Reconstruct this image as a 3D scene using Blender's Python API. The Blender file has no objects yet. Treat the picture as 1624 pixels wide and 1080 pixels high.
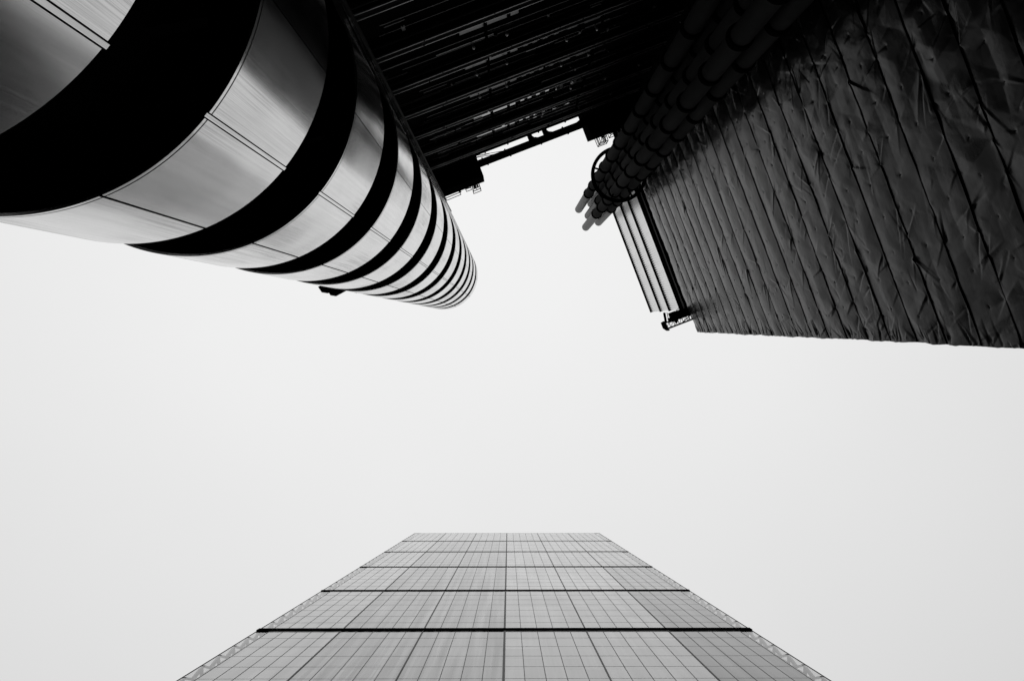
import bpy, math, random
import numpy as np

R = math.radians
random.seed(7)
rng = np.random.default_rng(11)
SC = bpy.context.scene
COL = SC.collection

# ------------------------------------------------------------------ camera
F, PX, PY, ZX, ZY = 1361.0, 812.0, 540.0, 806.0, 512.0
EYE = 1.6
zd = np.array([(ZX - PX) / F, (ZY - PY) / F, 1.0]); zd /= np.linalg.norm(zd)
v = np.cross(zd, [0, 0, 1.0]); c = zd[2]
K = np.array([[0, -v[2], v[1]], [v[2], 0, -v[0]], [-v[1], v[0], 0]])
ROT = np.eye(3) + K + K @ K / (1 + c)            # lens axes (right, down, forward) -> world
cam_d = bpy.data.cameras.new('camera')
cam_d.sensor_width = 36; cam_d.lens = F / 1624 * 36
cam_d.clip_start = 0.05; cam_d.clip_end = 3000
cam = bpy.data.objects.new('camera', cam_d); COL.objects.link(cam)
from mathutils import Matrix, Vector
cols = [ROT @ np.array(a_, float) for a_ in ((1, 0, 0), (0, -1, 0), (0, 0, -1))]
M3 = Matrix([[float(cols[j][i]) for j in range(3)] for i in range(3)])
cam.matrix_world = Matrix.Translation((0, 0, EYE)) @ M3.to_4x4()
SC.camera = cam

# ------------------------------------------------------------------ sky (grey overcast, brighter overhead)
W = bpy.data.worlds.new('World'); SC.world = W; W.use_nodes = True
nt = W.node_tree; nt.nodes.clear()
N = nt.nodes.new; L = nt.links.new
tc = N('ShaderNodeTexCoord'); sep = N('ShaderNodeSeparateXYZ'); L(tc.outputs['Generated'], sep.inputs[0])
def sky_math(op, a_, b_, c_=None):
    k = N('ShaderNodeMath'); k.operation = op
    for i, q_ in enumerate((a_, b_, c_)):
        if q_ is None: continue
        if isinstance(q_, (int, float)): k.inputs[i].default_value = q_
        else: L(q_, k.inputs[i])
    return k.outputs[0]
lum = sky_math('MULTIPLY_ADD', sep.outputs[2], .65, .35)                     # overcast: brightest overhead,
lum = sky_math('MULTIPLY_ADD', sep.outputs[0], -.045, lum)                   # duller to the north and east,
lum = sky_math('MULTIPLY_ADD', sep.outputs[1], -.20, lum)
low = N('ShaderNodeMapRange'); L(sep.outputs[2], low.inputs['Value'])        # and dim near the city skyline
low.inputs['From Min'].default_value = .1; low.inputs['From Max'].default_value = .74
low.inputs['To Min'].default_value = .3; low.inputs['To Max'].default_value = 1.0
lum = sky_math('MAXIMUM', sky_math('MULTIPLY', lum, low.outputs[0]), .02)
cl = N('ShaderNodeTexNoise'); cl.inputs['Scale'].default_value = 2.2; cl.inputs['Detail'].default_value = 4
L(tc.outputs['Generated'], cl.inputs['Vector'])
clm = N('ShaderNodeMapRange'); L(cl.outputs['Fac'], clm.inputs['Value'])
clm.inputs['From Min'].default_value = .3; clm.inputs['From Max'].default_value = .7
clm.inputs['To Min'].default_value = .985; clm.inputs['To Max'].default_value = 1.015
mm = N('ShaderNodeMath'); mm.operation = 'MULTIPLY'; L(lum, mm.inputs[0]); L(clm.outputs[0], mm.inputs[1])
bg = N('ShaderNodeBackground'); L(mm.outputs[0], bg.inputs['Color']); bg.inputs['Strength'].default_value = .865
sk = N('ShaderNodeTexSky'); sk.sky_type = 'NISHITA'; sk.sun_disc = False
sk.sun_elevation = R(42); sk.sun_rotation = R(180)
bw = N('ShaderNodeRGBToBW'); L(sk.outputs[0], bw.inputs[0])
bg2 = N('ShaderNodeBackground'); L(bw.outputs[0], bg2.inputs['Color']); bg2.inputs['Strength'].default_value = 0.004
ad = N('ShaderNodeAddShader'); L(bg.outputs[0], ad.inputs[0]); L(bg2.outputs[0], ad.inputs[1])
wo = N('ShaderNodeOutputWorld'); L(ad.outputs[0], wo.inputs[0])

sun_d = bpy.data.lights.new('sun', 'SUN'); sun_d.energy = 0.5; sun_d.angle = R(40); sun_d.color = (1, 1, 1)
sun = bpy.data.objects.new('sun', sun_d); COL.objects.link(sun)
sun.rotation_euler = (R(48), 0, R(180))

SC.view_settings.view_transform = 'Standard'
SC.view_settings.look = 'None'
SC.view_settings.exposure = 0.0
SC.view_settings.gamma = 1.0
SC.cycles.max_bounces = 6
SC.cycles.transparent_max_bounces = 12

# ------------------------------------------------------------------ materials
def mat(name, base, rough=.5, metal=0., spec=.5, noise=None, bump=None, ior=1.5):
    m = bpy.data.materials.new(name); m.use_nodes = True
    t = m.node_tree; p = t.nodes['Principled BSDF']
    p.inputs['Base Color'].default_value = (base, base, base, 1)
    p.inputs['Roughness'].default_value = rough; p.inputs['Metallic'].default_value = metal
    p.inputs['Specular IOR Level'].default_value = spec; p.inputs['IOR'].default_value = ior
    tcn = t.nodes.new('ShaderNodeTexCoord')
    if noise:                       # (scale xyz, low factor, high factor, detail)
        mp = t.nodes.new('ShaderNodeMapping'); mp.inputs['Scale'].default_value = noise[0]
        t.links.new(tcn.outputs['Object'], mp.inputs[0])
        nz = t.nodes.new('ShaderNodeTexNoise'); nz.inputs['Scale'].default_value = 1
        nz.inputs['Detail'].default_value = noise[3]
        t.links.new(mp.outputs[0], nz.inputs['Vector'])
        mr = t.nodes.new('ShaderNodeMapRange'); t.links.new(nz.outputs['Fac'], mr.inputs['Value'])
        mr.inputs['From Min'].default_value = .3; mr.inputs['From Max'].default_value = .7
        mr.inputs['To Min'].default_value = base * noise[1]; mr.inputs['To Max'].default_value = base * noise[2]
        t.links.new(mr.outputs[0], p.inputs['Base Color'])
    if bump:                        # (scale xyz, strength, distance)
        mp2 = t.nodes.new('ShaderNodeMapping'); mp2.inputs['Scale'].default_value = bump[0]
        t.links.new(tcn.outputs['Object'], mp2.inputs[0])
        nb = t.nodes.new('ShaderNodeTexNoise'); nb.inputs['Scale'].default_value = 1; nb.inputs['Detail'].default_value = 5
        t.links.new(mp2.outputs[0], nb.inputs['Vector'])
        bp = t.nodes.new('ShaderNodeBump'); bp.inputs['Strength'].default_value = bump[1]; bp.inputs['Distance'].default_value = bump[2]
        t.links.new(nb.outputs['Fac'], bp.inputs['Height']); t.links.new(bp.outputs[0], p.inputs['Normal'])
    return m

def steel_material():
    m = mat('brushed_steel', .66, .26, 1.0)
    t = m.node_tree; p = t.nodes['Principled BSDF']; n = t.nodes.new; l = t.links.new
    tcn = n('ShaderNodeTexCoord'); oi = n('ShaderNodeObjectInfo')
    ofs = n('ShaderNodeVectorMath'); ofs.operation = 'SCALE'; ofs.inputs[0].default_value = (13, 7, 29)
    l(oi.outputs['Random'], ofs.inputs['Scale'])
    addv = n('ShaderNodeVectorMath'); addv.operation = 'ADD'; l(tcn.outputs['Object'], addv.inputs[0]); l(ofs.outputs[0], addv.inputs[1])
    def noise(scale, detail, rough=.5):
        mp = n('ShaderNodeMapping'); mp.inputs['Scale'].default_value = scale; l(addv.outputs[0], mp.inputs[0])
        z = n('ShaderNodeTexNoise'); z.inputs['Scale'].default_value = 1; z.inputs['Detail'].default_value = detail
        z.inputs['Roughness'].default_value = rough
        l(mp.outputs[0], z.inputs['Vector']); return z.outputs['Fac']
    def rng_(x, a0, a1, b0, b1):
        r = n('ShaderNodeMapRange'); l(x, r.inputs['Value'])
        r.inputs['From Min'].default_value = a0; r.inputs['From Max'].default_value = a1
        r.inputs['To Min'].default_value = b0; r.inputs['To Max'].default_value = b1; return r.outputs[0]
    def mth(op, a_, b_):
        k = n('ShaderNodeMath'); k.operation = op
        for i, q in enumerate((a_, b_)):
            if isinstance(q, (int, float)): k.inputs[i].default_value = q
            else: l(q, k.inputs[i])
        return k.outputs[0]
    fine = noise((120, 120, .55), 3, .6); grime = noise((2.2, 2.2, .55), 5); patch = noise((22, 22, .3), 3)
    mask = rng_(noise((1.1, 1.1, .3), 2), .45, .62, 0, 1)
    streak = mth('MULTIPLY', rng_(fine, .42, .62, 0, 1), mask)
    col = mth('MULTIPLY', rng_(grime, .3, .7, .57, .69), mth('SUBTRACT', 1.0, mth('MULTIPLY', streak, .3)))
    col = mth('MULTIPLY', col, rng_(patch, .3, .7, .93, 1.05))
    l(col, p.inputs['Base Color'])
    l(mth('ADD', rng_(grime, .3, .7, .13, .20), mth('MULTIPLY', streak, .1)), p.inputs['Roughness'])
    wav = noise((.75, .75, .55), 1)
    bp = n('ShaderNodeBump'); bp.inputs['Strength'].default_value = .3; bp.inputs['Distance'].default_value = .05
    l(wav, bp.inputs['Height'])
    l(bp.outputs[0], p.inputs['Normal'])
    return m

def clear_glass_material():
    m = bpy.data.materials.new('clear_corner_glass'); m.use_nodes = True
    t = m.node_tree; t.nodes.clear(); n = t.nodes.new; l = t.links.new
    fr = n('ShaderNodeFresnel'); fr.inputs['IOR'].default_value = 1.5
    ge = n('ShaderNodeNewGeometry'); io = n('ShaderNodeMapRange'); l(ge.outputs['Backfacing'], io.inputs['Value'])
    io.inputs['To Min'].default_value = 1.5; io.inputs['To Max'].default_value = 1 / 1.5; l(io.outputs[0], fr.inputs['IOR'])
    tr = n('ShaderNodeBsdfTransparent'); tr.inputs['Color'].default_value = (.77, .77, .77, 1)
    gl = n('ShaderNodeBsdfGlossy'); gl.inputs['Roughness'].default_value = .03; gl.inputs['Color'].default_value = (.95, .95, .95, 1)
    mx_ = n('ShaderNodeMixShader'); l(fr.outputs[0], mx_.inputs[0]); l(tr.outputs[0], mx_.inputs[1]); l(gl.outputs[0], mx_.inputs[2])
    o = n('ShaderNodeOutputMaterial'); l(mx_.outputs[0], o.inputs[0]); return m

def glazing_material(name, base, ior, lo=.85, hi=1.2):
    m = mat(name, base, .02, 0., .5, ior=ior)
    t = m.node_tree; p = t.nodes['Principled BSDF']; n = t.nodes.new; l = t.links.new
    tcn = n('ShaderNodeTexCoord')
    mp = n('ShaderNodeMapping'); mp.inputs['Scale'].default_value = (1.5, .05, .035); l(tcn.outputs['Object'], mp.inputs[0])  # vertical streaks of reflected light, painted into the base colour
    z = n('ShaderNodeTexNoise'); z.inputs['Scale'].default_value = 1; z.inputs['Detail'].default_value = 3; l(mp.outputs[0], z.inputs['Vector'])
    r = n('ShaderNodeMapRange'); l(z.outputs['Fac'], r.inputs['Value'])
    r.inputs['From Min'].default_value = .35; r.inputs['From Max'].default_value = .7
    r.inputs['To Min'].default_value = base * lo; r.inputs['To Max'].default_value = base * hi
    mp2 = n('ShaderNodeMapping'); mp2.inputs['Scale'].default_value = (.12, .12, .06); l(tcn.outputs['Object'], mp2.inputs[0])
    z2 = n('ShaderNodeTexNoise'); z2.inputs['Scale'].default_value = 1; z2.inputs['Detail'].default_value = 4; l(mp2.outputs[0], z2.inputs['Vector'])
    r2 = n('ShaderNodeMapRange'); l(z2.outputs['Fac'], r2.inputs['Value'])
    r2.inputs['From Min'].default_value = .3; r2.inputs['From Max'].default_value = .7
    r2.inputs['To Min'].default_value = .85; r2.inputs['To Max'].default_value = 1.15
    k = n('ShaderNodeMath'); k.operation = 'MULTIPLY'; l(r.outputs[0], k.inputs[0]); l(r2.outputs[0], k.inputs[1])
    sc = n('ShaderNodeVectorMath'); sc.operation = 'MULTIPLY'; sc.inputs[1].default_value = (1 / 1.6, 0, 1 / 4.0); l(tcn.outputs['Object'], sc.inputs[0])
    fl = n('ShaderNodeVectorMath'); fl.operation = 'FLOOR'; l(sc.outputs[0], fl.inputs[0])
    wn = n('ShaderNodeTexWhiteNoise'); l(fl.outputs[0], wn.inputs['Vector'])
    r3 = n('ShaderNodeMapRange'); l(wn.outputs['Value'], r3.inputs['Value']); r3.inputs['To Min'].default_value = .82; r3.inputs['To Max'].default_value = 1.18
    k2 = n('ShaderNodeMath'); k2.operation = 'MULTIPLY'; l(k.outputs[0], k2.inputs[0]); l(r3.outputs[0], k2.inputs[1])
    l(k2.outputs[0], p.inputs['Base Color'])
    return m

def sheet_material():
    m = mat('scaffold_sheeting', .008, .23, 0., .053)
    t = m.node_tree; p = t.nodes['Principled BSDF']; n = t.nodes.new; l = t.links.new
    tcn = n('ShaderNodeTexCoord')
    def noise(scale, detail):
        mp = n('ShaderNodeMapping'); mp.inputs['Scale'].default_value = scale; l(tcn.outputs['Object'], mp.inputs[0])
        z = n('ShaderNodeTexNoise'); z.inputs['Scale'].default_value = 1; z.inputs['Detail'].default_value = detail
        l(mp.outputs[0], z.inputs['Vector']); return z.outputs['Fac']
    r = n('ShaderNodeMapRange'); l(noise((.5, .5, .5), 4), r.inputs['Value'])
    r.inputs['From Min'].default_value = .3; r.inputs['From Max'].default_value = .7
    r.inputs['To Min'].default_value = .006; r.inputs['To Max'].default_value = .011
    l(r.outputs[0], p.inputs['Base Color'])
    b1 = n('ShaderNodeBump'); b1.inputs['Strength'].default_value = .3; b1.inputs['Distance'].default_value = .03
    l(noise((1.2, 2.6, 2.6), 5), b1.inputs['Height'])
    b2 = n('ShaderNodeBump'); b2.inputs['Strength'].default_value = .25; b2.inputs['Distance'].default_value = .006
    l(noise((4, 4, 24), 2), b2.inputs['Height']); l(b1.outputs[0], b2.inputs['Normal']); l(b2.outputs[0], p.inputs['Normal'])
    return m

STEEL = steel_material()
BLACK = mat('black_recess', .004, .8, 0, 0)
DARK = mat('dark_concrete', .008, .8, 0, 0, noise=((.8, .8, .4), .7, 1.3, 4))
DARKM = mat('dark_metal', .010, .55, 0, .01)
DIM = mat('dim_steel', .07, .5, .3, .2)
LIP = mat('worn_steel_edge', .22, .4, .6, .4, noise=((1.5, 6, 6), .35, 1.3, 3))
PIPE_LIT = mat('lit_pipe_end', .12, .5, 0, .1, noise=((1, 1, .25), .85, 1.15, 4))  # paler than the shaft: brighter light near the tips painted in as colour
PIPE = mat('grey_pipe', .06, .5, 0, .0, noise=((1, 1, .25), .85, 1.15, 4))
COLLAR = mat('black_collar', .005, .6, 0, 0)
LOUV = mat('pale_cladding', .78, .3, .9, .5, noise=((2, 2, .15), .94, 1.05, 3))
SHEET = sheet_material()
SKYGLASS = mat('dark_glass', .01, .05, 0, .5, ior=2.2)
ROUGHGLASS = mat('rough_glass', .02, .42, 0, .3)  # rougher, less reflective panes for the lower floors
BAND = mat('black_band', .004, .7, 0, 0)
MULL = mat('mullion_metal', .03, .5, .0, .2)
TRANS = mat('transom_metal', .12, .4, .3, .4)
CLEAR = clear_glass_material()
TRUSS = mat('pale_steelwork', .6, .5, 0, .3)
SLAB = mat('floor_slab', .4, .7, 0, .2)
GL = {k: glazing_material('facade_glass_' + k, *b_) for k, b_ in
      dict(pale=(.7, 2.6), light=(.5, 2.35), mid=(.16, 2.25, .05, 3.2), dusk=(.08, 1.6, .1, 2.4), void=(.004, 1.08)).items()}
LAMPM = mat('lamp_casing', .55, .3, 0, .5)
PLATE = mat('grating_plate', .35, .6, 0, .2)
GROUND = mat('asphalt', .05, .9, 0, .2, noise=((.6, .6, .6), .7, 1.3, 5))

# ------------------------------------------------------------------ mesh helpers
class MB:
    def __init__(s): s.v = []; s.f = []; s.mi = []
    def add(s, vs, fs, m=0):
        o = len(s.v); s.v += [tuple(map(float, q)) for q in vs]; s.f += [tuple(i + o for i in f) for f in fs]; s.mi += [m] * len(fs)
        return s
    def box(s, x0, x1, y0, y1, z0, z1, m=0):
        return s.add([(x, y, z) for z in (z0, z1) for y in (y0, y1) for x in (x0, x1)],
                     [(0, 2, 3, 1), (4, 5, 7, 6), (0, 1, 5, 4), (2, 6, 7, 3), (0, 4, 6, 2), (1, 3, 7, 5)], m)
    def bar(s, p, q, w=.06, h=None, up=(0, 0, 1), m=0):
        p = Vector(p); q = Vector(q); d = (q - p).normalized(); u = Vector(up)
        if abs(d.dot(u)) > .98: u = Vector((1, 0, 0))
        a_ = d.cross(u).normalized() * (w / 2); b_ = a_.cross(d).normalized() * ((h or w) / 2)
        vs = [e + i * a_ + j * b_ for e in (p, q) for i, j in ((-1, -1), (1, -1), (1, 1), (-1, 1))]
        return s.add(vs, [(3, 2, 1, 0), (4, 5, 6, 7), (0, 1, 5, 4), (1, 2, 6, 5), (2, 3, 7, 6), (3, 0, 4, 7)], m)
    def tube(s, p, q, r, n=10, r2=None, caps=True, m=0):
        p = Vector(p); q = Vector(q); d = (q - p).normalized(); u = Vector((0, 0, 1)) if abs(d.z) < .9 else Vector((1, 0, 0))
        a_ = d.cross(u).normalized(); b_ = d.cross(a_)
        vs = []
        for e, rr in ((p, r), (q, r if r2 is None else r2)):
            vs += [e + rr * (math.cos(t) * a_ + math.sin(t) * b_) for t in (2 * math.pi * i / n for i in range(n))]
        fs = [(i, (i + 1) % n, n + (i + 1) % n, n + i) for i in range(n)]
        if caps: fs += [tuple(range(n))[::-1], tuple(range(n, 2 * n))]
        return s.add(vs, fs, m)
    def lathe(s, cx, cy, prof, n=28, m=0):
        vs = [(cx + r * math.cos(2 * math.pi * i / n), cy + r * math.sin(2 * math.pi * i / n), z) for r, z in prof for i in range(n)]
        fs = [(k * n + i, k * n + (i + 1) % n, (k + 1) * n + (i + 1) % n, (k + 1) * n + i) for k in range(len(prof) - 1) for i in range(n)]
        return s.add(vs, fs, m)
    def prism(s, poly, z0, z1, m=0):
        n = len(poly)
        return s.add([(x, y, z0) for x, y in poly] + [(x, y, z1) for x, y in poly],
                     [tuple(range(n))[::-1], tuple(range(n, 2 * n))] + [(i, (i + 1) % n, n + (i + 1) % n, n + i) for i in range(n)], m)
    def build(s, name, m, parent=None, smooth=None, off=None):
        me = bpy.data.meshes.new(name)
        o = off if off is not None else (parent['base'] if parent is not None else (0, 0, 0))
        me.from_pydata([(x - o[0], y - o[1], z - o[2]) for x, y, z in s.v], [], s.f)
        ms = m if isinstance(m, (list, tuple)) else [m]
        for q in ms: me.materials.append(q)
        if len(ms) > 1: me.polygons.foreach_set('material_index', s.mi)
        if smooth:
            me.polygons.foreach_set('use_smooth', [True] * len(me.polygons)); me.set_sharp_from_angle(angle=R(smooth))
        me.update()
        ob = bpy.data.objects.new(name, me); COL.objects.link(ob)
        if parent is not None: ob.parent = parent
        return ob

YAW = math.atan2(-.3577, .9339)        # site frame: x runs along the dark facade, y out of it to the street
def site(x, y, z): return (x * .9339 + y * .3577, -x * .3577 + y * .9339, z)
BASES = {}
class _Root(dict): pass

def thing(name, label, cat, base=(0, 0, 0), group=None, yaw=YAW):
    o = bpy.data.objects.new(name, None); COL.objects.link(o); o.empty_display_size = .5
    o.location = site(*base) if yaw else base; o.rotation_euler = (0, 0, yaw)
    o['label'] = label; o['category'] = cat
    if group: o['group'] = group
    BASES[o.name] = base
    return o
_build = MB.build
def build(self, name, m, parent, smooth=None):
    p = parent
    while p.parent is not None: p = p.parent
    return _build(self, name, m, parent, smooth, off=BASES[p.name])
MB.build = build
def H(z): return z + EYE               # heights below are measured from the eye

# ------------------------------------------------------------------ ground
g = MB(); g.add([(-900, -900, 0), (900, -900, 0), (900, 900, 0), (-900, 900, 0)], [(0, 1, 2, 3)])
go = _build(g, 'ground', GROUND, None, None, (0, 0, 0)); go['kind'] = 'structure'
P = 4.6                                # storey height of the dark building and its stair tower

# ------------------------------------------------------------------ stair tower clad in steel bands
CX, CY, CR = -3.08, -4.811, 2.439
FE = -8.6
tower = thing('stair_tower', 'round ended stair tower wrapped in brushed steel bands between black slots', 'tower', (CX, CY, 0))
def tower_path(r, th0, th1, step=1.5):
    """points and outward normals of the plan from angle th0 to th1; below 0 and above 180 it runs on along the flanks"""
    out = []
    n = max(2, int(round((th1 - th0) / step)) + 1)
    for t in np.linspace(th0, th1, n):
        a_ = R(t); out.append((CX + r * math.cos(a_), CY + r * math.sin(a_), math.cos(a_), math.sin(a_)))
    return out
def flank(r, s0, s1, side):
    out = []
    for s in np.linspace(s0, s1, max(2, int(abs(s1 - s0) / .25) + 1)):
        nx = .9967 * side; ny = -.081
        out.append((CX + side * (r - (0.081 * s)), CY - s, nx, ny))
    return out
def shell(mb, path, z0, z1, groove=True, th=.03):
    prof = [(z0, -th), (z0, 0)]
    if groove: prof += [(z0 + .055, 0), (z0 + .055, -.035), (z0 + .08, -.035), (z0 + .08, 0)]
    prof += [(z1, 0), (z1, -th)]
    k = len(prof); vs = []; fs = []
    for x, y, nx, ny in path:
        vs += [(x + d * nx, y + d * ny, z) for z, d in prof]
    for i in range(len(path) - 1):
        for j in range(k - 1): fs.append((i * k + j, (i + 1) * k + j, (i + 1) * k + j + 1, i * k + j + 1))
        fs.append((i * k + k - 1, (i + 1) * k + k - 1, (i + 1) * k, i * k))
    fs.append(tuple(range(k))); fs.append(tuple(range((len(path) - 1) * k, len(path) * k))[::-1])
    mb.add(vs, fs)
GAP = .32                               # degrees of open joint
DBL = 1.25
cuts = [(0, 30.2), (30.2, 59.3), (59.3 + DBL, 88.2), (88.6, 118), (118, 120.5), (120.5, 149), (149, 180)]
NB = 13
for n in range(1, NB + 1):
    z0 = H((n - .316) * P); z1 = H((n + .26) * P)
    mb = MB()
    for a0, a1 in cuts: shell(mb, tower_path(CR, a0 + GAP / 2, a1 - GAP / 2), z0, z1)
    shell(mb, tower_path(CR, 59.3 + GAP / 2, 59.3 + DBL - GAP / 2, .4), z0 - .03, z1 + .05, groove=False)
    shell(mb, flank(CR, .02, 2.2, 1), z0, z1); shell(mb, flank(CR, 2.22, 3.78, 1), z0, z1)
    shell(mb, flank(CR, .02, 2.2, -1), z0, z1); shell(mb, flank(CR, 2.22, 3.78, -1), z0, z1)
    mb.build('cladding_band', STEEL, tower, 30)
core = MB()
cpoly = [(x, y) for x, y, _, _ in tower_path(CR - .55, 0, 180, 4)] + [(CX - CR + .9, FE), (CX + CR - .9, FE)]
core.prism(cpoly, 0, H((NB + .24) * P)); core.build('stair_core', BLACK, tower, 30)
liner = MB()                             # black inner ring behind each band: its underside closes the gap to the core
for n in range(1, NB + 1):
    z0 = H((n - .316) * P) + .1; z1 = H((n + .26) * P) - .06
    pl = [(x, y) for x, y, _, _ in tower_path(CR - .035, 0, 180, 3)] + [(CX - CR + .42, FE), (CX + CR - .42, FE)]
    liner.prism(pl, z0, z1)
liner.build('soffit_ring', BLACK, tower, 30)
# raking stair flights half seen in the slots
for n in range(1, NB + 1):
    zb = H((n + .26) * P)
    flt = MB(); flt.bar((CX - 1.6, CY + 1.0, zb + .1), (CX + 1.6, CY + 1.0, zb + 1.6), 1.0, .2); flt.build('stair_flight', DARK, tower)
cap = MB(); pl = [(x, y) for x, y, _, _ in tower_path(CR - .03, 0, 180, 3)] + [(CX - CR + .34, FE), (CX + CR - .34, FE)]
cap.prism(pl, H((NB + .26) * P) - .05, H((NB + .26) * P) + .06); cap.build('roof_cap', DARKM, tower, 30)
vb = MB(); vb.prism([(-5.55, -3.42), (-5.50, -3.2), (-5.30, -3.18), (-5.26, -3.0), (-4.85, -3.05), (-4.85, -3.5)], H(28.95), H(29.9))
vb.build('vent_box', BLACK, tower)
rl = MB()
rl.bar((-5.5, -3.75, H(33.6)), (-5.08, -3.25, H(33.6)), .05); rl.bar((-5.08, -3.25, H(33.6)), (-4.8, -3.05, H(33.6)), .05)
rl.bar((-5.08, -3.25, H(33.2)), (-5.08, -3.25, H(33.7)), .09); rl.build('guard_rail', BLACK, tower)
for i, s in enumerate((3.95, 4.35, 4.8, 5.3)):
    rr = (.05, .07, .045, .08)[i]
    d = MB(); x = CX + CR - .081 * s - .1 + (.1, .06, .12, .02)[i]
    d.tube((x, CY - s, 0), (x, CY - s, H(NB * P + .8)), rr, 10)
    d.build('downpipe', (DARKM, BLACK, DARKM, BLACK)[i], tower, 40)

# ------------------------------------------------------------------ the dark building between the towers
YF = -11.13
block = thing('office_building', 'near black building with stacked floor edge beams and an open roof frame', 'building', (4.5, YF - 4, 0))
w = MB(); w.box(-6, 14.2, -19, YF - .2, 0, H(57.0)); w.build('wall', DARK, block)
XL, XR = -1.9, 13.4
for n in range(1, 13):
    z = H((n + .10) * P); zt = z + .55
    e = MB(); e.box(XL, XR, YF - .2, YF, z, zt); e.build('edge_beam', DARKM, block)
    lp = MB()
    for yy, zz in ((YF + .035, z + .02), (YF + .035, zt - .02)):
        x = XL
        while x < XR:
            x2 = min(XR, x + random.uniform(2.2, 3.4)); lp.bar((x, yy, zz), (x2 - .05, yy, zz), .05, .05); x = x2 + random.choice((0, 0, .12))
    lp.build('beam_lip', LIP, block)
    if n < 12: dt = MB(); r_ = random.uniform(.1, .17); zz = zt + random.uniform(2.9, 3.3)
    if n < 12: dt.tube((XL, YF - .16 + r_, zz), (random.uniform(5, 9), YF - .16 + r_, zz), r_, 10)
    if n < 12: dt.tube((random.uniform(3, 6), YF - .12, zz - .5), (XR, YF - .12, zz - .5), .07, 8)
    if n < 12: dt.build('service_duct', DARKM, block, 40)
    for dz_ in (1.7, 2.5, 3.3):
        q = MB(); xa, xb = random.uniform(XL, 0), random.uniform(9, XR)
        q.bar((xa, YF - .15, zt + dz_ + random.uniform(-.2, .2)), (xb, YF - .15, zt + dz_), .03, .04)
        if n < 12: q.build('service_rail', DIM, block)
    for _ in range(9):                     # short rails, brackets and fittings lost in the dark
        xa = random.uniform(XL, 9); zz = zt + random.uniform(1.4, 3.6); q = MB()
        q.bar((xa, YF - .13, zz), (xa + random.uniform(.6, 2.6), YF - .13, zz), .035, .05)
        if n < 12: q.build('conduit', random.choice((LIP, DIM, DIM, DARKM)), block)
    for _ in range(9):
        xa = random.uniform(XL + .3, 12.5); zz = zt + random.uniform(1.2, 3.7); w_ = random.uniform(.05, .16); q = MB()
        q.box(xa, xa + w_, YF - .2, YF - .1, zz, zz + random.uniform(.15, .6)); q.box(xa + w_ * .3, xa + w_ * .7, YF - .1, YF - .05, zz, zz + .08)
        if n < 12: q.build('bracket', random.choice((DARKM, DIM)), block)
    hh = {12: 0, 11: 2.2, 10: 1.6, 9: .65, 8: .55, 7: .6, 6: .7}.get(n, .5)
    if hh:
        zv = (zt + 0) * (1 + .2 / 11.13) - EYE * .02      # the part of the pane that clears the beam as seen from the street
        zb, z2 = zt + .02, zv + hh
        gm = SKYGLASS if n >= 10 else ROUGHGLASS
        def pane(x0, x1, za, zbb):
            q = MB(); q.box(x0, x1, YF - .2, YF - .19, za, zbb); return q
        wn = pane(2.2, 4.85, zb, z2).build('window', gm, block)
        fr = MB()
        for xx in (2.2, 3.35, 4.35, 4.85): fr.box(xx - .06, xx + .06, YF - .19, YF - .12, zb, z2)
        fr.box(2.2, 4.85, YF - .19, YF - .175, z2 - .05, z2 + .05)
        if n >= 10:
            for q in ((.55,) if n == 10 else (.4, .72)):
                zz = zv + hh * q; fr.box(2.2, 4.85, YF - .19, YF - .178, zz - .05, zz + .05)
        fr.build('window_frame', BLACK, wn)
        if n >= 8:
            for xx in (5.07, 5.5, 6.0, 6.55):
                for k in range(3 if n == 11 else 2):
                    q = MB(); za = zv + hh * (.1 + .3 * k); q.box(xx, xx + .22, YF - .2, YF - .19, za, za + hh * .2)
                    q.build('window', gm, block)
            q = MB(); q.box(7.2, 7.65, YF - .2, YF - .19, zv + .25 * hh, zv + .6 * hh); q.build('window', gm, block)
            q = MB(); q.box(8.0, 8.75, YF - .2, YF - .19, zv + .3 * hh, zv + .7 * hh); q.build('window', gm, block)
for xx in (3.35, 8.9):
    q = MB(); q.box(xx - .05, xx + .05, YF - .19, YF - .06, 0, H(56.3)); q.build('facade_post', BLACK, block)
for xx, n in ((4.19, 7.74), (4.18, 8.59), (4.17, 9.41), (7.11, 8.59), (8.6, 8.61), (7.1, 9.42), (8.55, 9.41), (8.02, 10.59), (2.72, 7.75), (2.71, 8.58), (2.72, 9.43)):
    q = MB(); z = H(n * P)
    q.lathe(xx, YF + .05, [(0, z - .14), (.05, z - .13), (.07, z - .05), (.06, z + .02), (.025, z + .03), (.025, z + .1), (0, z + .1)], 12)
    q.bar((xx, YF - .2, z + .08), (xx, YF + .05, z + .08), .04); q.build('bulkhead_lamp', LAMPM, block, 40)
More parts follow.
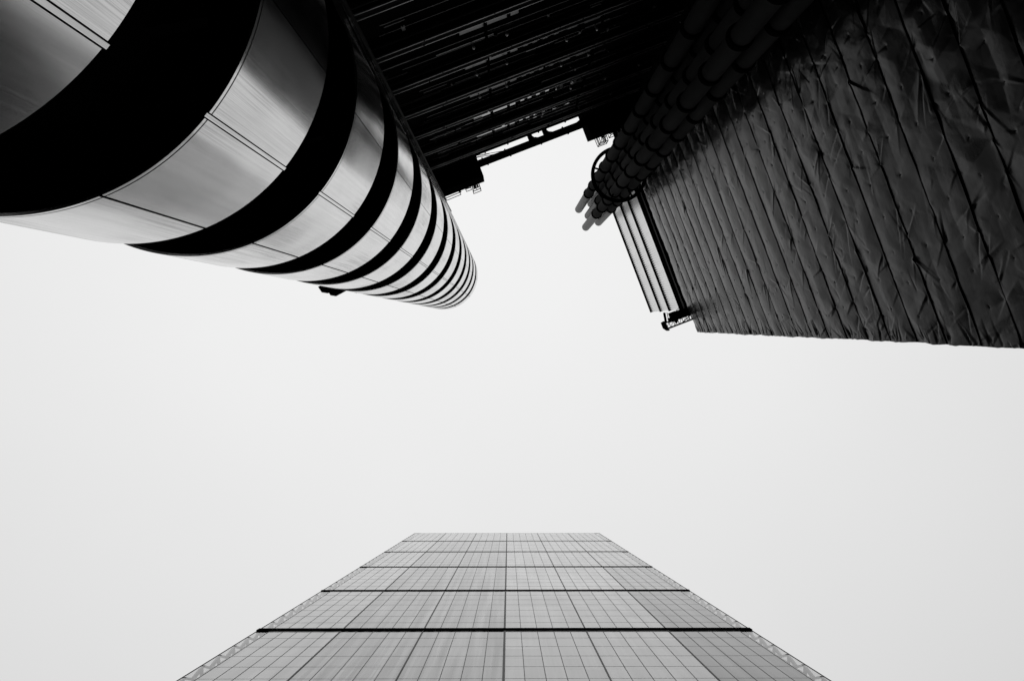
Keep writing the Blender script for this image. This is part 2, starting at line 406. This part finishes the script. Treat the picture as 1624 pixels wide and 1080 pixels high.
# roof frame, 60 m up: walkway beam carried on two struts clear of the wall
fr = MB(); HZ = 60.0
fr.box(1.6, 10.4, -11.31, -10.89, H(HZ), H(HZ) + .6)
fr.box(1.6, 10.4, -12.05, -11.73, H(HZ), H(HZ) + .5)
for xs in (6.05, 7.15):
    fr.box(xs - .14, xs + .16, -11.73, -11.31, H(HZ), H(HZ) + .5)
    fr.prism([(xs + .16, -11.31), (xs + .16, -11.55), (xs + .25, -11.42), (xs + .5, -11.31)], H(HZ) + .02, H(HZ) + .48)
fr.prism([(10.1, -11.55), (9.4, -11.31), (10.1, -11.31)], H(HZ) + .02, H(HZ) + .48)
fr.bar((2.0, -11.70, H(HZ) + .2), (3.95, -11.32, H(HZ) + .2), .035); fr.bar((2.0, -11.56, H(HZ) + .2), (3.3, -11.32, H(HZ) + .2), .035)
fr.bar((2.0, -11.60, H(HZ) + .25), (3.0, -11.50, H(HZ) + .25), .03)
for xx in (2.6, 4.3, 6.6, 8.6):
    fr.box(xx, xx + .09, -10.89, -10.80, H(HZ) + .1, H(HZ) + .4); fr.box(xx - .25, xx - .16, -11.40, -11.31, H(HZ) + .1, H(HZ) + .4)
    fr.box(xx + .1, xx + .19, -11.73, -11.64, H(HZ) + .1, H(HZ) + .4)
fr.build('roof_frame', BLACK, block)
for x0, x1 in ((-6, 2.05), (10.05, 14.2)):
    q = MB(); q.box(x0, x1, -13.5, -10.15, H(HZ) - .1, H(62.4)); q.box(x0, x1, -13.5, -11.4, H(56.9), H(HZ) - .1)
    q.build('corner_block', BLACK, block)

def cage(name, label, quads, plates, rails, base):
    t = thing(name, label, 'platform', base)
    zz = base[2]
    f = MB()
    for qd in quads:
        for i in range(len(qd)):
            p_, q_ = qd[i], qd[(i + 1) % len(qd)]
            f.bar((*p_, zz), (*q_, zz), .05); f.bar((*p_, zz + 1.1), (*q_, zz + 1.1), .045); f.bar((*p_, zz), (*p_, zz + 1.1), .045)
    for p_, q_ in rails: f.bar((*p_, zz + .3), (*q_, zz + .3), .045)
    f.build('platform_frame', BLACK, t)
    for pl_ in plates:
        d = MB(); d.prism(pl_, zz + .04, zz + .08); d.build('grating', PLATE, t)
    return t
cage('roof_platform', 'small caged platform jutting from the black roof block beside the steel tower',
     [[(1.18, -10.5), (1.62, -10.5), (1.6, -9.73), (1.02, -9.72)], [(.59, -10.5), (1.01, -10.5), (.97, -10.05), (.58, -10.06)]],
     [[(1.25, -10.45), (1.4, -10.45), (1.33, -9.85), (1.12, -9.85)], [(1.43, -10.45), (1.52, -10.45), (1.53, -9.85), (1.38, -9.85)]],
     [((1.22, -10.5), (1.05, -9.75)), ((1.42, -10.5), (1.32, -9.74)), ((.59, -10.2), (.98, -10.24))], (1.1, -10.1, H(62)))
cage('roof_rail', 'thin roof railing with a dark post between the steel tower and black roof',
     [[(-1.04, -10.3), (.1, -10.3), (.12, -10.0), (-1.0, -9.97)]], [],
     [((-1.04, -10.42), (.2, -10.44)), ((-1.04, -10.36), (.2, -10.38)), ((.02, -10.45), (.08, -10.02)), ((.09, -10.45), (.16, -10.02)), ((.13, -10.5), (.2, -10.02))], (-.5, -10.2, H(62)))
cage('roof_platform', 'tangled caged platform hanging from the black roof beside the pipe bundle',
     [[(10.71, -10.41), (11.42, -10.41), (11.4, -9.66), (10.74, -9.66)], [(10.84, -10.41), (11.3, -10.41), (11.26, -9.74), (10.86, -9.74)],
      [(11.75, -10.34), (12.45, -10.34), (12.3, -9.98), (11.74, -9.97)]],
     [], [((10.95, -10.4), (11.25, -9.8)), ((11.05, -10.4), (11.35, -9.75)), ((11.2, -10.4), (11.0, -9.85)), ((11.4, -10.4), (11.1, -9.9)), ((11.45, -10.3), (11.75, -10.1)),
          ((11.5, -10.4), (11.2, -10.0)), ((11.6, -10.4), (11.3, -9.9)), ((11.74, -10.1), (12.4, -10.12)), ((12.0, -10.35), (12.05, -10.1)), ((12.12, -10.35), (12.17, -10.1))],
     (11.4, -10.1, H(62)))

# ------------------------------------------------------------------ bundle of service pipes
def pipe(x, y, ztop, r, label, group, n0=.22):
    t = thing('service_pipe', label, 'pipe', (x, y, 0), group)
    q = MB(); q.lathe(x, y, [(r, 0), (r, H(78.8))], 32); q.build('pipe_shaft', PIPE, t, 40)
    q = MB(); q.lathe(x, y, [(r, H(78.8)), (r, ztop - .12), (r - .05, ztop - .02), (r - .12, ztop), (0, ztop)], 32); q.build('pipe_end', PIPE_LIT, t, 40)
    z = 78.8
    while z > 2:
        k = MB(); zz = H(z)
        k.lathe(x, y, [(r - .01, zz - .22), (r + .075, zz - .2), (r + .095, zz - .06), (r + .095, zz + .1), (r + .06, zz + .2), (r - .01, zz + .22)], 32)
        k.build('pipe_collar', COLLAR, t, 30); z -= 4.42
    return t
PG = 'tall grey service pipes bundled in a black hoop'
for key, x, y, zt_, r_, lb in (
        ('A', 11.12, -8.42, 90.0, .395, 'grey collared pipe at the left edge of the bundle against the sky'),
        ('B', 12.50, -8.49, 90.0, .37, 'grey collared pipe at the back of the bundle mostly hidden by the others'),
        ('C', 11.80, -7.45, 90.0, .385, 'grey collared pipe in the middle of the bundle, ringed by four others'),
        ('D', 11.15, -6.43, 90.0, .40, 'grey collared pipe at the front of the bundle, its end lowest in the photo'),
        ('E', 12.57, -6.44, 90.0, .40, 'grey collared pipe at the right of the bundle nearest the sheeting')):
    pipe(x, y, H(zt_), r_, lb, PG)
hoop = thing('bracing_hoop', 'large black ring encircling the bundle of grey pipes near their tops', 'hoop', (11.8, -7.45, H(64.9)))
q = MB(); zz = H(64.9); n = 64
prof = [(2.12, zz - .11), (2.12, zz + .11), (1.86, zz + .11), (1.86, zz - .11), (2.12, zz - .11)]
q.lathe(11.8, -7.45, prof, n); q.build('hoop_ring', COLLAR, hoop, 40)
for ang in (35, 128, 215, 305, 80, 260):
    a_ = R(ang); q = MB()
    q.bar((11.8 + 1.95 * math.cos(a_), -7.45 + 1.95 * math.sin(a_), zz), (11.8 + 1.38 * math.cos(a_), -7.45 + 1.38 * math.sin(a_), zz), .12, .14); q.build('hoop_spoke', COLLAR, hoop)

# ------------------------------------------------------------------ building wrapped in sheeting
XS = 13.8                                 # plane of the sheet
CRN = 6.07                                # its street corner
TOP = 68.25
wrapped = thing('wrapped_building', 'building face wrapped in dark wrinkled plastic sheeting lapped over scaffold lifts', 'building', (XS + 4, -4, 0))
q = MB(); q.box(XS + .5, XS + 14, -19, CRN - .5, 0, H(TOP) - 1.2); q.build('inner_wall', BLACK, wrapped)

def noise1(x, seed, scale):
    r = np.random.default_rng(seed); tab = r.uniform(-1, 1, 4096); t = np.asarray(x) / scale
    i = np.floor(t).astype(int); f_ = t - i; f_ = f_ * f_ * (3 - 2 * f_)
    return tab[i % 4096] * (1 - f_) + tab[(i + 1) % 4096] * f_
def noise2(x, y, seed, sx, sy):
    r = np.random.default_rng(seed); tab = r.uniform(-1, 1, (256, 256)); a_ = x / sx; b_ = y / sy
    i = np.floor(a_).astype(int); j = np.floor(b_).astype(int); f_ = a_ - i; g_ = b_ - j
    f_ = f_ * f_ * (3 - 2 * f_); g_ = g_ * g_ * (3 - 2 * g_)
    return (tab[i % 256, j % 256] * (1 - f_) * (1 - g_) + tab[(i + 1) % 256, j % 256] * f_ * (1 - g_)
            + tab[i % 256, (j + 1) % 256] * (1 - f_) * g_ + tab[(i + 1) % 256, (j + 1) % 256] * f_ * g_)
LIFT, Z00 = 2.167, 25.0
k0, k1 = -3, 20                          # lifts, heights from the eye
sv = np.arange(-11.6, CRN - .01, .035); sv = np.append(sv, CRN)
fr_s = np.array([0, .012, .03, .06] + list(np.linspace(.085, .94, 42)) + [.955, .975, .99, .999])
zrow = []; krow = []; frow = []
for k in range(k0, k1):
    for f_ in fr_s: zrow.append(Z00 + (k + f_) * LIFT); krow.append(k); frow.append(f_)
zrow = np.array(zrow); krow = np.array(krow); frow = np.array(frow)
S, Z = np.meshgrid(sv, zrow); KK = np.repeat(krow[:, None], len(sv), 1); FF = np.repeat(frow[:, None], len(sv), 1)
big = np.clip((45 - Z) / 25, 0, 1)        # lower lifts hang looser
def facet2(x, y, seed, sx, sy):
    r = np.random.default_rng(seed); tab = r.uniform(-1, 1, (256, 256)); a_ = x / sx; b_ = y / sy
    a_ = a_ + .5 * b_
    i = np.floor(a_).astype(int); j = np.floor(b_).astype(int); f_ = a_ - i; g_ = b_ - j
    v00 = tab[i % 256, j % 256]; v10 = tab[(i + 1) % 256, j % 256]; v01 = tab[i % 256, (j + 1) % 256]; v11 = tab[(i + 1) % 256, (j + 1) % 256]
    return np.where(f_ > g_, v00 + f_ * (v10 - v00) + g_ * (v11 - v10), v00 + g_ * (v01 - v00) + f_ * (v11 - v01))
lapamp = .032 + .01 * noise2(S + 50, KK * 1.0, 3, 1.7, .77) + .012 * big
D = lapamp * (1 - FF) ** 1.5 + .045 * np.sin(np.pi * np.clip(FF, 0, 1)) + (.3 + .7 * big) * np.sin(np.pi * np.clip(FF, .02, .98)) ** .5 * (.065 * facet2(S + 90 + 3.7 * KK, FF, 5, 1.15, .5) + .03 * facet2(S + 90 + 5.1 * KK, FF, 6, .5, .333)) + .012 * noise2(S + 90, Z + 90, 8, .5, 3.0)
# tension folds fanning out of the ledger ties
folds = []
for k in range(k0, k1):
    s = -11.5 + rng.uniform(0, .8)
    while s < CRN + .2:
        if rng.random() < (.85 if k < 8 else .45):
            for _ in range(rng.integers(2, 5)):
                up = rng.random() < .6
                ang = R(rng.uniform(18, 80)) * (1 if rng.random() < .75 else -1)
                if not up: ang += math.pi
                folds.append((s, Z00 + k * LIFT + (.03 if up else -.03), ang, rng.uniform(.35, 1.9), rng.uniform(.025, .075), rng.uniform(-.065, .075)))
        s += rng.uniform(.4, 1.2)
for _ in range(420):
    folds.append((rng.uniform(-11.5, CRN), rng.uniform(2, TOP), rng.uniform(0, 6.28), rng.uniform(.3, 1.3), rng.uniform(.025, .07), rng.uniform(-.035, .035)))
for _ in range(140):                       # bunched cloth near the pipes and along the roof
    folds.append((rng.uniform(-11.5, -5.2), rng.uniform(20, TOP), rng.uniform(0, 6.28), rng.uniform(.3, 1.1), rng.uniform(.03, .08), rng.uniform(-.06, .06)))
for k in range(k0, k1):                    # gathers at the street corner
    for _ in range(7):
        folds.append((CRN - rng.uniform(0, .15), Z00 + (k + rng.uniform(0, 1)) * LIFT, math.pi + R(rng.uniform(-65, 65)), rng.uniform(.35, 1.1), rng.uniform(.035, .07), rng.uniform(-.09, .06)))
for k in range(k0, k1):                    # fine puckers all along each seam
    for _ in range(70 if k < 9 else 25):
        sgn = 1 if rng.random() < .6 else -1
        folds.append((rng.uniform(-11.5, CRN), Z00 + k * LIFT + .02 * sgn, sgn * R(rng.uniform(40, 140)), rng.uniform(.12, .5), rng.uniform(.012, .03), rng.uniform(-.02, .022)))
ties = []
for k in range(k0, k1):
    s = -11.3 + rng.uniform(0, .4)
    while s < CRN - .2:
        ties.append((s + rng.uniform(-.1, .1), Z00 + (k + rng.uniform(.42, .6)) * LIFT)); s += 1.22
        if rng.random() < .5:
            folds.append((ties[-1][0], ties[-1][1], R(rng.uniform(60, 120)), rng.uniform(.25, .8), .035, -.025))
for s0, z0, ang, ln, wd, amp in folds:
    i0 = np.searchsorted(sv, s0 - ln - .3); i1 = np.searchsorted(sv, s0 + ln + .3)
    j0 = np.searchsorted(zrow, z0 - ln - .3); j1 = np.searchsorted(zrow, z0 + ln + .3)
    if i1 <= i0 or j1 <= j0: continue
    ss = S[j0:j1, i0:i1] - s0; zz = Z[j0:j1, i0:i1] - z0
    u = ss * math.cos(ang) + zz * math.sin(ang); vv = -ss * math.sin(ang) + zz * math.cos(ang)
    t_ = np.clip(u / ln, 0, 1); on = (u > -.04) & (u < ln)
    wide = wd * (2.0 + 5.0 * t_); sharp = .014 + .15 * wd * t_      # one crisp edge, one long slack slope
    D[j0:j1, i0:i1] += np.where(on, .78 * amp * np.minimum(1, (u + .04) / .12) * (1 - t_) ** .9 * np.where(vv > 0, np.exp(-vv / wide), np.exp(vv / sharp)), 0)
for s0, z0 in ties:
    i0 = np.searchsorted(sv, s0 - .3); i1 = np.searchsorted(sv, s0 + .3); j0 = np.searchsorted(zrow, z0 - .3); j1 = np.searchsorted(zrow, z0 + .3)
    ss = S[j0:j1, i0:i1] - s0; zz = Z[j0:j1, i0:i1] - z0
    D[j0:j1, i0:i1] -= .018 * np.exp(-(ss ** 2 + zz ** 2) / .07 ** 2)
# laps wander a little, ragged head and corner
ZW = Z + .010 * noise2(S + 40, KK * 1.0, 21, 1.1, .83) * np.where(FF < .9, 1, 1)
ZW += np.where(KK == k1 - 1, FF ** 4 * (.22 * noise1(S + 30, 31, .9) + .12 * noise1(S + 30, 33, .35)), 0)
SW = S + np.where(S > CRN - .5, (S - CRN + .5) * 2 * (.03 * noise1(Z + 100, 41, 1.8) + .018 * noise1(Z + 100, 43, .3) - .02 * (1 - FF) ** 3), 0)
ns, nz = len(sv), len(zrow)
V = np.stack([XS - D, SW, ZW + EYE], -1)
# turn the corner and run back round the return face
ret = []
for d_ in (.12, .6, 1.6, 4.0):
    r_ = V[:, -1].copy(); r_[:, 0] = XS + d_ - .3 * D[:, -1]; r_[:, 1] += .03; ret.append(r_)
V = np.concatenate([V, np.stack(ret, 1)], 1); ns += len(ret)
foot = V[0].copy(); foot[:, 2] = .1; V = np.concatenate([foot[None], V], 0); nz += 1
head = V[-1].copy(); head[:, 0] = XS + .55; head[:, 2] -= .15      # the sheet tucks in over the top
V = np.concatenate([V, head[None]], 0); nz += 1
Vf = V.reshape(-1, 3) - np.array([XS + 4, -4, 0])
idx = np.arange(nz * ns).reshape(nz, ns)
quads = np.stack([idx[:-1, :-1], idx[1:, :-1], idx[1:, 1:], idx[:-1, 1:]], -1).reshape(-1, 4)
me = bpy.data.meshes.new('sheeting')
tv = []; tq = []
base_i = len(Vf)
for s0, z0 in ties:                       # black plastic tie toggles
    if z0 > TOP - .3: continue
    i = min(np.searchsorted(sv, s0), len(sv) - 1); j = min(np.searchsorted(zrow, z0), len(zrow) - 1)
    x = XS - D[j, i] - .012; b_ = .018 if rng.random() > .07 else .05; h_ = b_ * rng.uniform(.6, 1.2)
    o = base_i + len(tv)
    for dx in (0, .02):
        tv += [(x + dx - XS - 4, s0 - b_ + 4, z0 - h_ + EYE), (x + dx - XS - 4, s0 + b_ + 4, z0 - h_ + EYE), (x + dx - XS - 4, s0 + b_ + 4, z0 + h_ + EYE), (x + dx - XS - 4, s0 - b_ + 4, z0 + h_ + EYE)]
    tq += [(o, o + 3, o + 2, o + 1), (o, o + 1, o + 5, o + 4), (o + 1, o + 2, o + 6, o + 5), (o + 2, o + 3, o + 7, o + 6), (o + 3, o, o + 4, o + 7)]
allv = np.concatenate([Vf, np.array(tv)]); allq = np.concatenate([quads, np.array(tq)])
me.vertices.add(len(allv)); me.vertices.foreach_set('co', allv.ravel().astype(np.float32))
me.loops.add(len(allq) * 4); me.loops.foreach_set('vertex_index', allq.ravel().astype(np.int32))
me.polygons.add(len(allq)); me.polygons.foreach_set('loop_start', (np.arange(len(allq)) * 4).astype(np.int32))
me.update(calc_edges=True); me.validate()
me.materials.append(SHEET); me.materials.append(BLACK)
mi = np.zeros(len(allq), np.int32); mi[len(quads):] = 1; me.polygons.foreach_set('material_index', mi)
me.polygons.foreach_set('use_smooth', [True] * len(allq)); me.set_sharp_from_angle(angle=R(50)); me.update()
sh = bpy.data.objects.new('sheeting', me); COL.objects.link(sh); sh.parent = wrapped
# the dark terrace front showing between the sheet head and the cladding above
tf = MB(); tf.box(XS + .25, XS + .6, -19, CRN - 1.6, H(TOP) - 2, H(72.9)); tf.build('terrace_front', BLACK, wrapped)
tr_ = MB(); tr_.bar((XS + .16, -14, H(70.2)), (XS + .16, CRN - 1.5, H(70.2)), .16, .5); tr_.bar((XS + .1, -14, H(72.2)), (XS + .1, CRN - 1.75, H(72.2)), .1, .1)
tr_.build('terrace_rail', DARKM, wrapped)

# ------------------------------------------------------------------ pale clad plant room on the roof
XP = 13.95
plant = thing('plant_room', 'rooftop plant room clad in pale ribbed metal, three tiers with dark toothed ledges', 'building', (XP + 3, -2, H(72.8)))
q = MB(); q.box(XP + .12, XP + 6, -7.2, 4.05, H(72.8), H(86.8)); q.build('plant_wall', DARKM, plant)
tiers = ((72.75, 76.95), (77.1, 81.5), (81.65, 86.9))
for z0, z1 in tiers:
    poly = []; y = -7.2; pit = .2
    while y < 4.12:
        for dy, dx in ((0, 0), (.06, 0), (.075, .045), (.14, .045), (.155, 0)): poly.append((XP + dx, y + dy))
        y += pit
    q = MB(); k = len(poly)
    vs = [(x, y, H(z0)) for x, y in poly] + [(x, y, H(z1)) for x, y in poly]
    q.add(vs, [(i, k + i, k + i + 1, i + 1) for i in range(k - 1)])
    q.box(XP + .05, XP + .12, 4.06, 4.16, H(z0), H(z1))
    q.build('ribbed_panel', LOUV, plant)
    q = MB(); q.box(XP - .12, XP + .12, -7.2, 4.2, H(z1), H(z1) + .14)
    y = -7.2
    while y < 4.1: q.box(XP - .1, XP + .06, y + .06, y + .14, H(z1) - .22, H(z1)); y += pit
    q.build('toothed_ledge', BLACK, plant)

# ------------------------------------------------------------------ cleaning gantry at the corner of the roof
gan = thing('cleaning_gantry', 'dark lattice gantry arm jutting out over the sheeting at the roof corner', 'gantry', (13.2, 4.8, H(70)))
zz = H(70)
q = MB()
q.bar((14.6, 5.12, zz), (11.85, 5.12, zz), .09); q.bar((14.6, 4.62, zz), (11.85, 4.62, zz), .07)
q.bar((14.6, 5.12, zz + .7), (11.85, 5.12, zz + .7), .07); q.bar((14.6, 4.62, zz + .7), (11.85, 4.62, zz + .7), .07)
xs = np.linspace(11.9, 14.5, 8)
for i in range(7):
    q.bar((xs[i], 5.12, zz), (xs[i + 1], 4.62, zz), .04); q.bar((xs[i], 5.12, zz), (xs[i], 5.12, zz + .7), .05); q.bar((xs[i], 4.62, zz + .05), (xs[i], 5.12, zz + .05), .05)
    q.bar((xs[i], 5.12, zz), (xs[i + 1], 5.12, zz + .7), .035)
q.build('lattice_arm', BLACK, gan)
q = MB(); q.prism([(11.75, 4.5), (12.0, 4.45), (12.05, 5.0), (12.1, 5.28), (11.95, 5.28), (11.75, 5.0)], zz - .1, zz + .8); q.build('pulley_head', BLACK, gan)
q = MB(); q.bar((12.25, 3.8, zz + .4), (12.1, 4.6, zz + .4), .15, .3); q.bar((12.47, 3.85, zz + .4), (12.35, 4.6, zz + .4), .05); q.build('stay_arm', BLACK, gan)
q = MB(); q.box(12.6, 13.15, 4.0, 4.42, zz + .1, zz + .9); q.box(12.35, 13.9, 4.36, 4.72, zz, zz + .6); q.box(13.2, 14.3, 4.05, 4.75, zz + .1, zz + 1); q.prism([(12.7, 4.7), (13.1, 4.7), (12.85, 4.98)], zz, zz + .4); q.build('trolley', BLACK, gan)
q = MB(); q.bar((13.95, 4.3, zz), (13.95, 5.1, zz), .07); q.bar((14.2, 4.7, zz), (13.2, 5.1, zz), .07); q.bar((13.2, 4.1, zz + .9), (13.6, 3.9, zz + .9), .04); q.build('brace', BLACK, gan)

# ------------------------------------------------------------------ glass skyscraper across the street
Y0, SL, HT = 15.2, .178, 224.0
XC, HW = -.35, 24.15
sky_t = thing('glass_skyscraper', 'tall glass skyscraper with leaning gridded face and black storey bands', 'skyscraper', (XC, Y0 + 10, 0), yaw=0)
nrm = Vector((0, -1, SL)).normalized()
def fp(x, h, d=0.): return (XC + x + nrm.x * d, Y0 + SL * h + nrm.y * d, h + EYE + nrm.z * d)
seams = [224.0, 197.0, 169.2, 141.3, 112.2, 83.6, 55.4, 27.3, 1.0]
edges = [-24.15, -15.95, -7.95, 0.0, 7.95, 15.95, 24.15]
bay_tone = ['pale pale pale pale pale pale'.split(),  # darker bays carry reflections of neighbouring buildings as glass colour
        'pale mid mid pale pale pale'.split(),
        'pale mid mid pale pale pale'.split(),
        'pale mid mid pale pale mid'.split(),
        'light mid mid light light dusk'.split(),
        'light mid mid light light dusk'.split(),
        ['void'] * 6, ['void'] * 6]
def quad_box(mb, x0, x1, h0, h1, d0, d1):
    vs = [fp(x, h, d) for d in (d0, d1) for h in (h0, h1) for x in (x0, x1)]
    mb.add(vs, [(0, 1, 3, 2), (4, 6, 7, 5), (0, 4, 5, 1), (2, 3, 7, 6), (0, 2, 6, 4), (1, 5, 7, 3)])
for li in range(len(seams) - 1):
    ht, hb = seams[li] - .2, seams[li + 1] + .2
    hs = np.linspace(hb, ht, 8)
    for bi in range(6):
        x0, x1 = edges[bi], edges[bi + 1]
        if bi == 0: xs_ = [-22.85] + list(np.linspace(-22.85, x1, 6)[1:])
        elif bi == 5: xs_ = list(np.linspace(x0, 22.85, 6))
        else: xs_ = list(np.linspace(x0, x1, 6))
        q = MB()
        for i in range(5):
            for j in range(7):
                tx, ty = rng.normal(0, .0008, 2); tk = rng.normal(0, .0005)
                q.add([fp(xs_[i], hs[j], -.006 - tx + tk), fp(xs_[i + 1], hs[j], -.006 + tx + tk), fp(xs_[i + 1], hs[j + 1], -.006 + tx + ty), fp(xs_[i], hs[j + 1], -.006 - tx + ty)], [(0, 1, 2, 3)])
        bay = q.build('glazing_bay', GL[bay_tone[li][bi]], sky_t)
        q = MB()
        for i, x in enumerate(xs_):
            wd_ = .028
            if 0 < i < 5 or (bi == 0 and i == 0) or (bi == 5 and i == 5): quad_box(q, x - wd_, x + wd_, hb, ht, -.015, .006)
            elif i == 0: w2 = .1 if bi == 3 else .06; quad_box(q, x - w2, x + w2, hb, ht, -.015, .03)
        q.build('mullion_grid', MULL, bay); q = MB()
        for h in hs[1:-1]: quad_box(q, xs_[0] + .04, xs_[-1] - .08, h - .03, h + .03, -.015, .001)
        q.build('transom', TRANS, bay)
    for sx in (-1, 1):
        q = MB(); xa_, xb_ = sorted((sx * 22.85, sx * 24.15)); q.add([fp(xa_, hb, -.02), fp(xb_, hb, -.02), fp(xb_, ht, -.02), fp(xa_, ht, -.02)], [(0, 1, 2, 3)])
        X = XC + sx * 24.15
        ya, yb = Y0 + SL * hb, Y0 + SL * ht
        q.add([(X, ya + .02, hb + EYE), (X, ya + 5, hb + EYE), (X, yb + 5, ht + EYE), (X, yb + .02, ht + EYE)], [(0, 1, 2, 3) if sx > 0 else (3, 2, 1, 0)])
        cg = q.build('corner_glass', CLEAR, sky_t)
        q = MB(); quad_box(q, sx * 24.15 - .03, sx * 24.15 + .03, hb, ht, -.05, .01); q.build('corner_post', MULL, cg)
        q = MB(); Xi = XC + sx * 24.0
        for j, h in enumerate(hs[:-1]):
            y = Y0 + SL * h; z = h + EYE; dz = hs[1] - hs[0]
            q.box(min(XC + sx * 22.6, Xi - sx * .75), max(XC + sx * 22.6, Xi - sx * .75), y + .12, y + 4.5, z + .3, z + .55)
            q.bar((Xi, y + .15, z + .5), (Xi, y + .95, z + dz * .55), .3, .15); q.bar((Xi, y + .95, z + dz * .55), (Xi, y + .2 + SL * dz, z + dz), .3, .15); q.bar((Xi, y + .1, z + .2), (Xi, y + 1.2, z + .2), .12, .5)
            q.bar((Xi, y + .95, z + .5), (Xi, y + .95 + SL * dz, z + dz), .3)
            q.bar((Xi, y + 1.1, z + .5), (Xi, y + 3.6, z + dz), .3)
        q.build('corner_bracing', TRUSS, sky_t)
bh = (.2, .24, .29, .36, .5, .5, .5)
for k_, h in enumerate(seams[1:-1]):
    q = MB(); quad_box(q, -24.2, 24.2, h - bh[k_], h + bh[k_], -.4, .02 + .17 * bh[k_]); q.build('storey_band', BAND, sky_t)
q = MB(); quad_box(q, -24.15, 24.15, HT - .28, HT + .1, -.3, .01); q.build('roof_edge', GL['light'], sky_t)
q = MB()                                   # the floors behind the glass
vs = []
for h in (0, HT - .5):
    y = Y0 + SL * h + .5
    vs += [(XC - 22.4, y, h + EYE - (EYE if h == 0 else 0)), (XC + 22.4, y, h + EYE - (EYE if h == 0 else 0)), (XC + 22.4, Y0 + 62, h + EYE - (EYE if h == 0 else 0)), (XC - 22.4, Y0 + 62, h + EYE - (EYE if h == 0 else 0))]
q.add(vs, [(3, 2, 1, 0), (4, 5, 6, 7), (0, 1, 5, 4), (1, 2, 6, 5), (2, 3, 7, 6), (3, 0, 4, 7)])
q.build('tower_core', SLAB, sky_t)
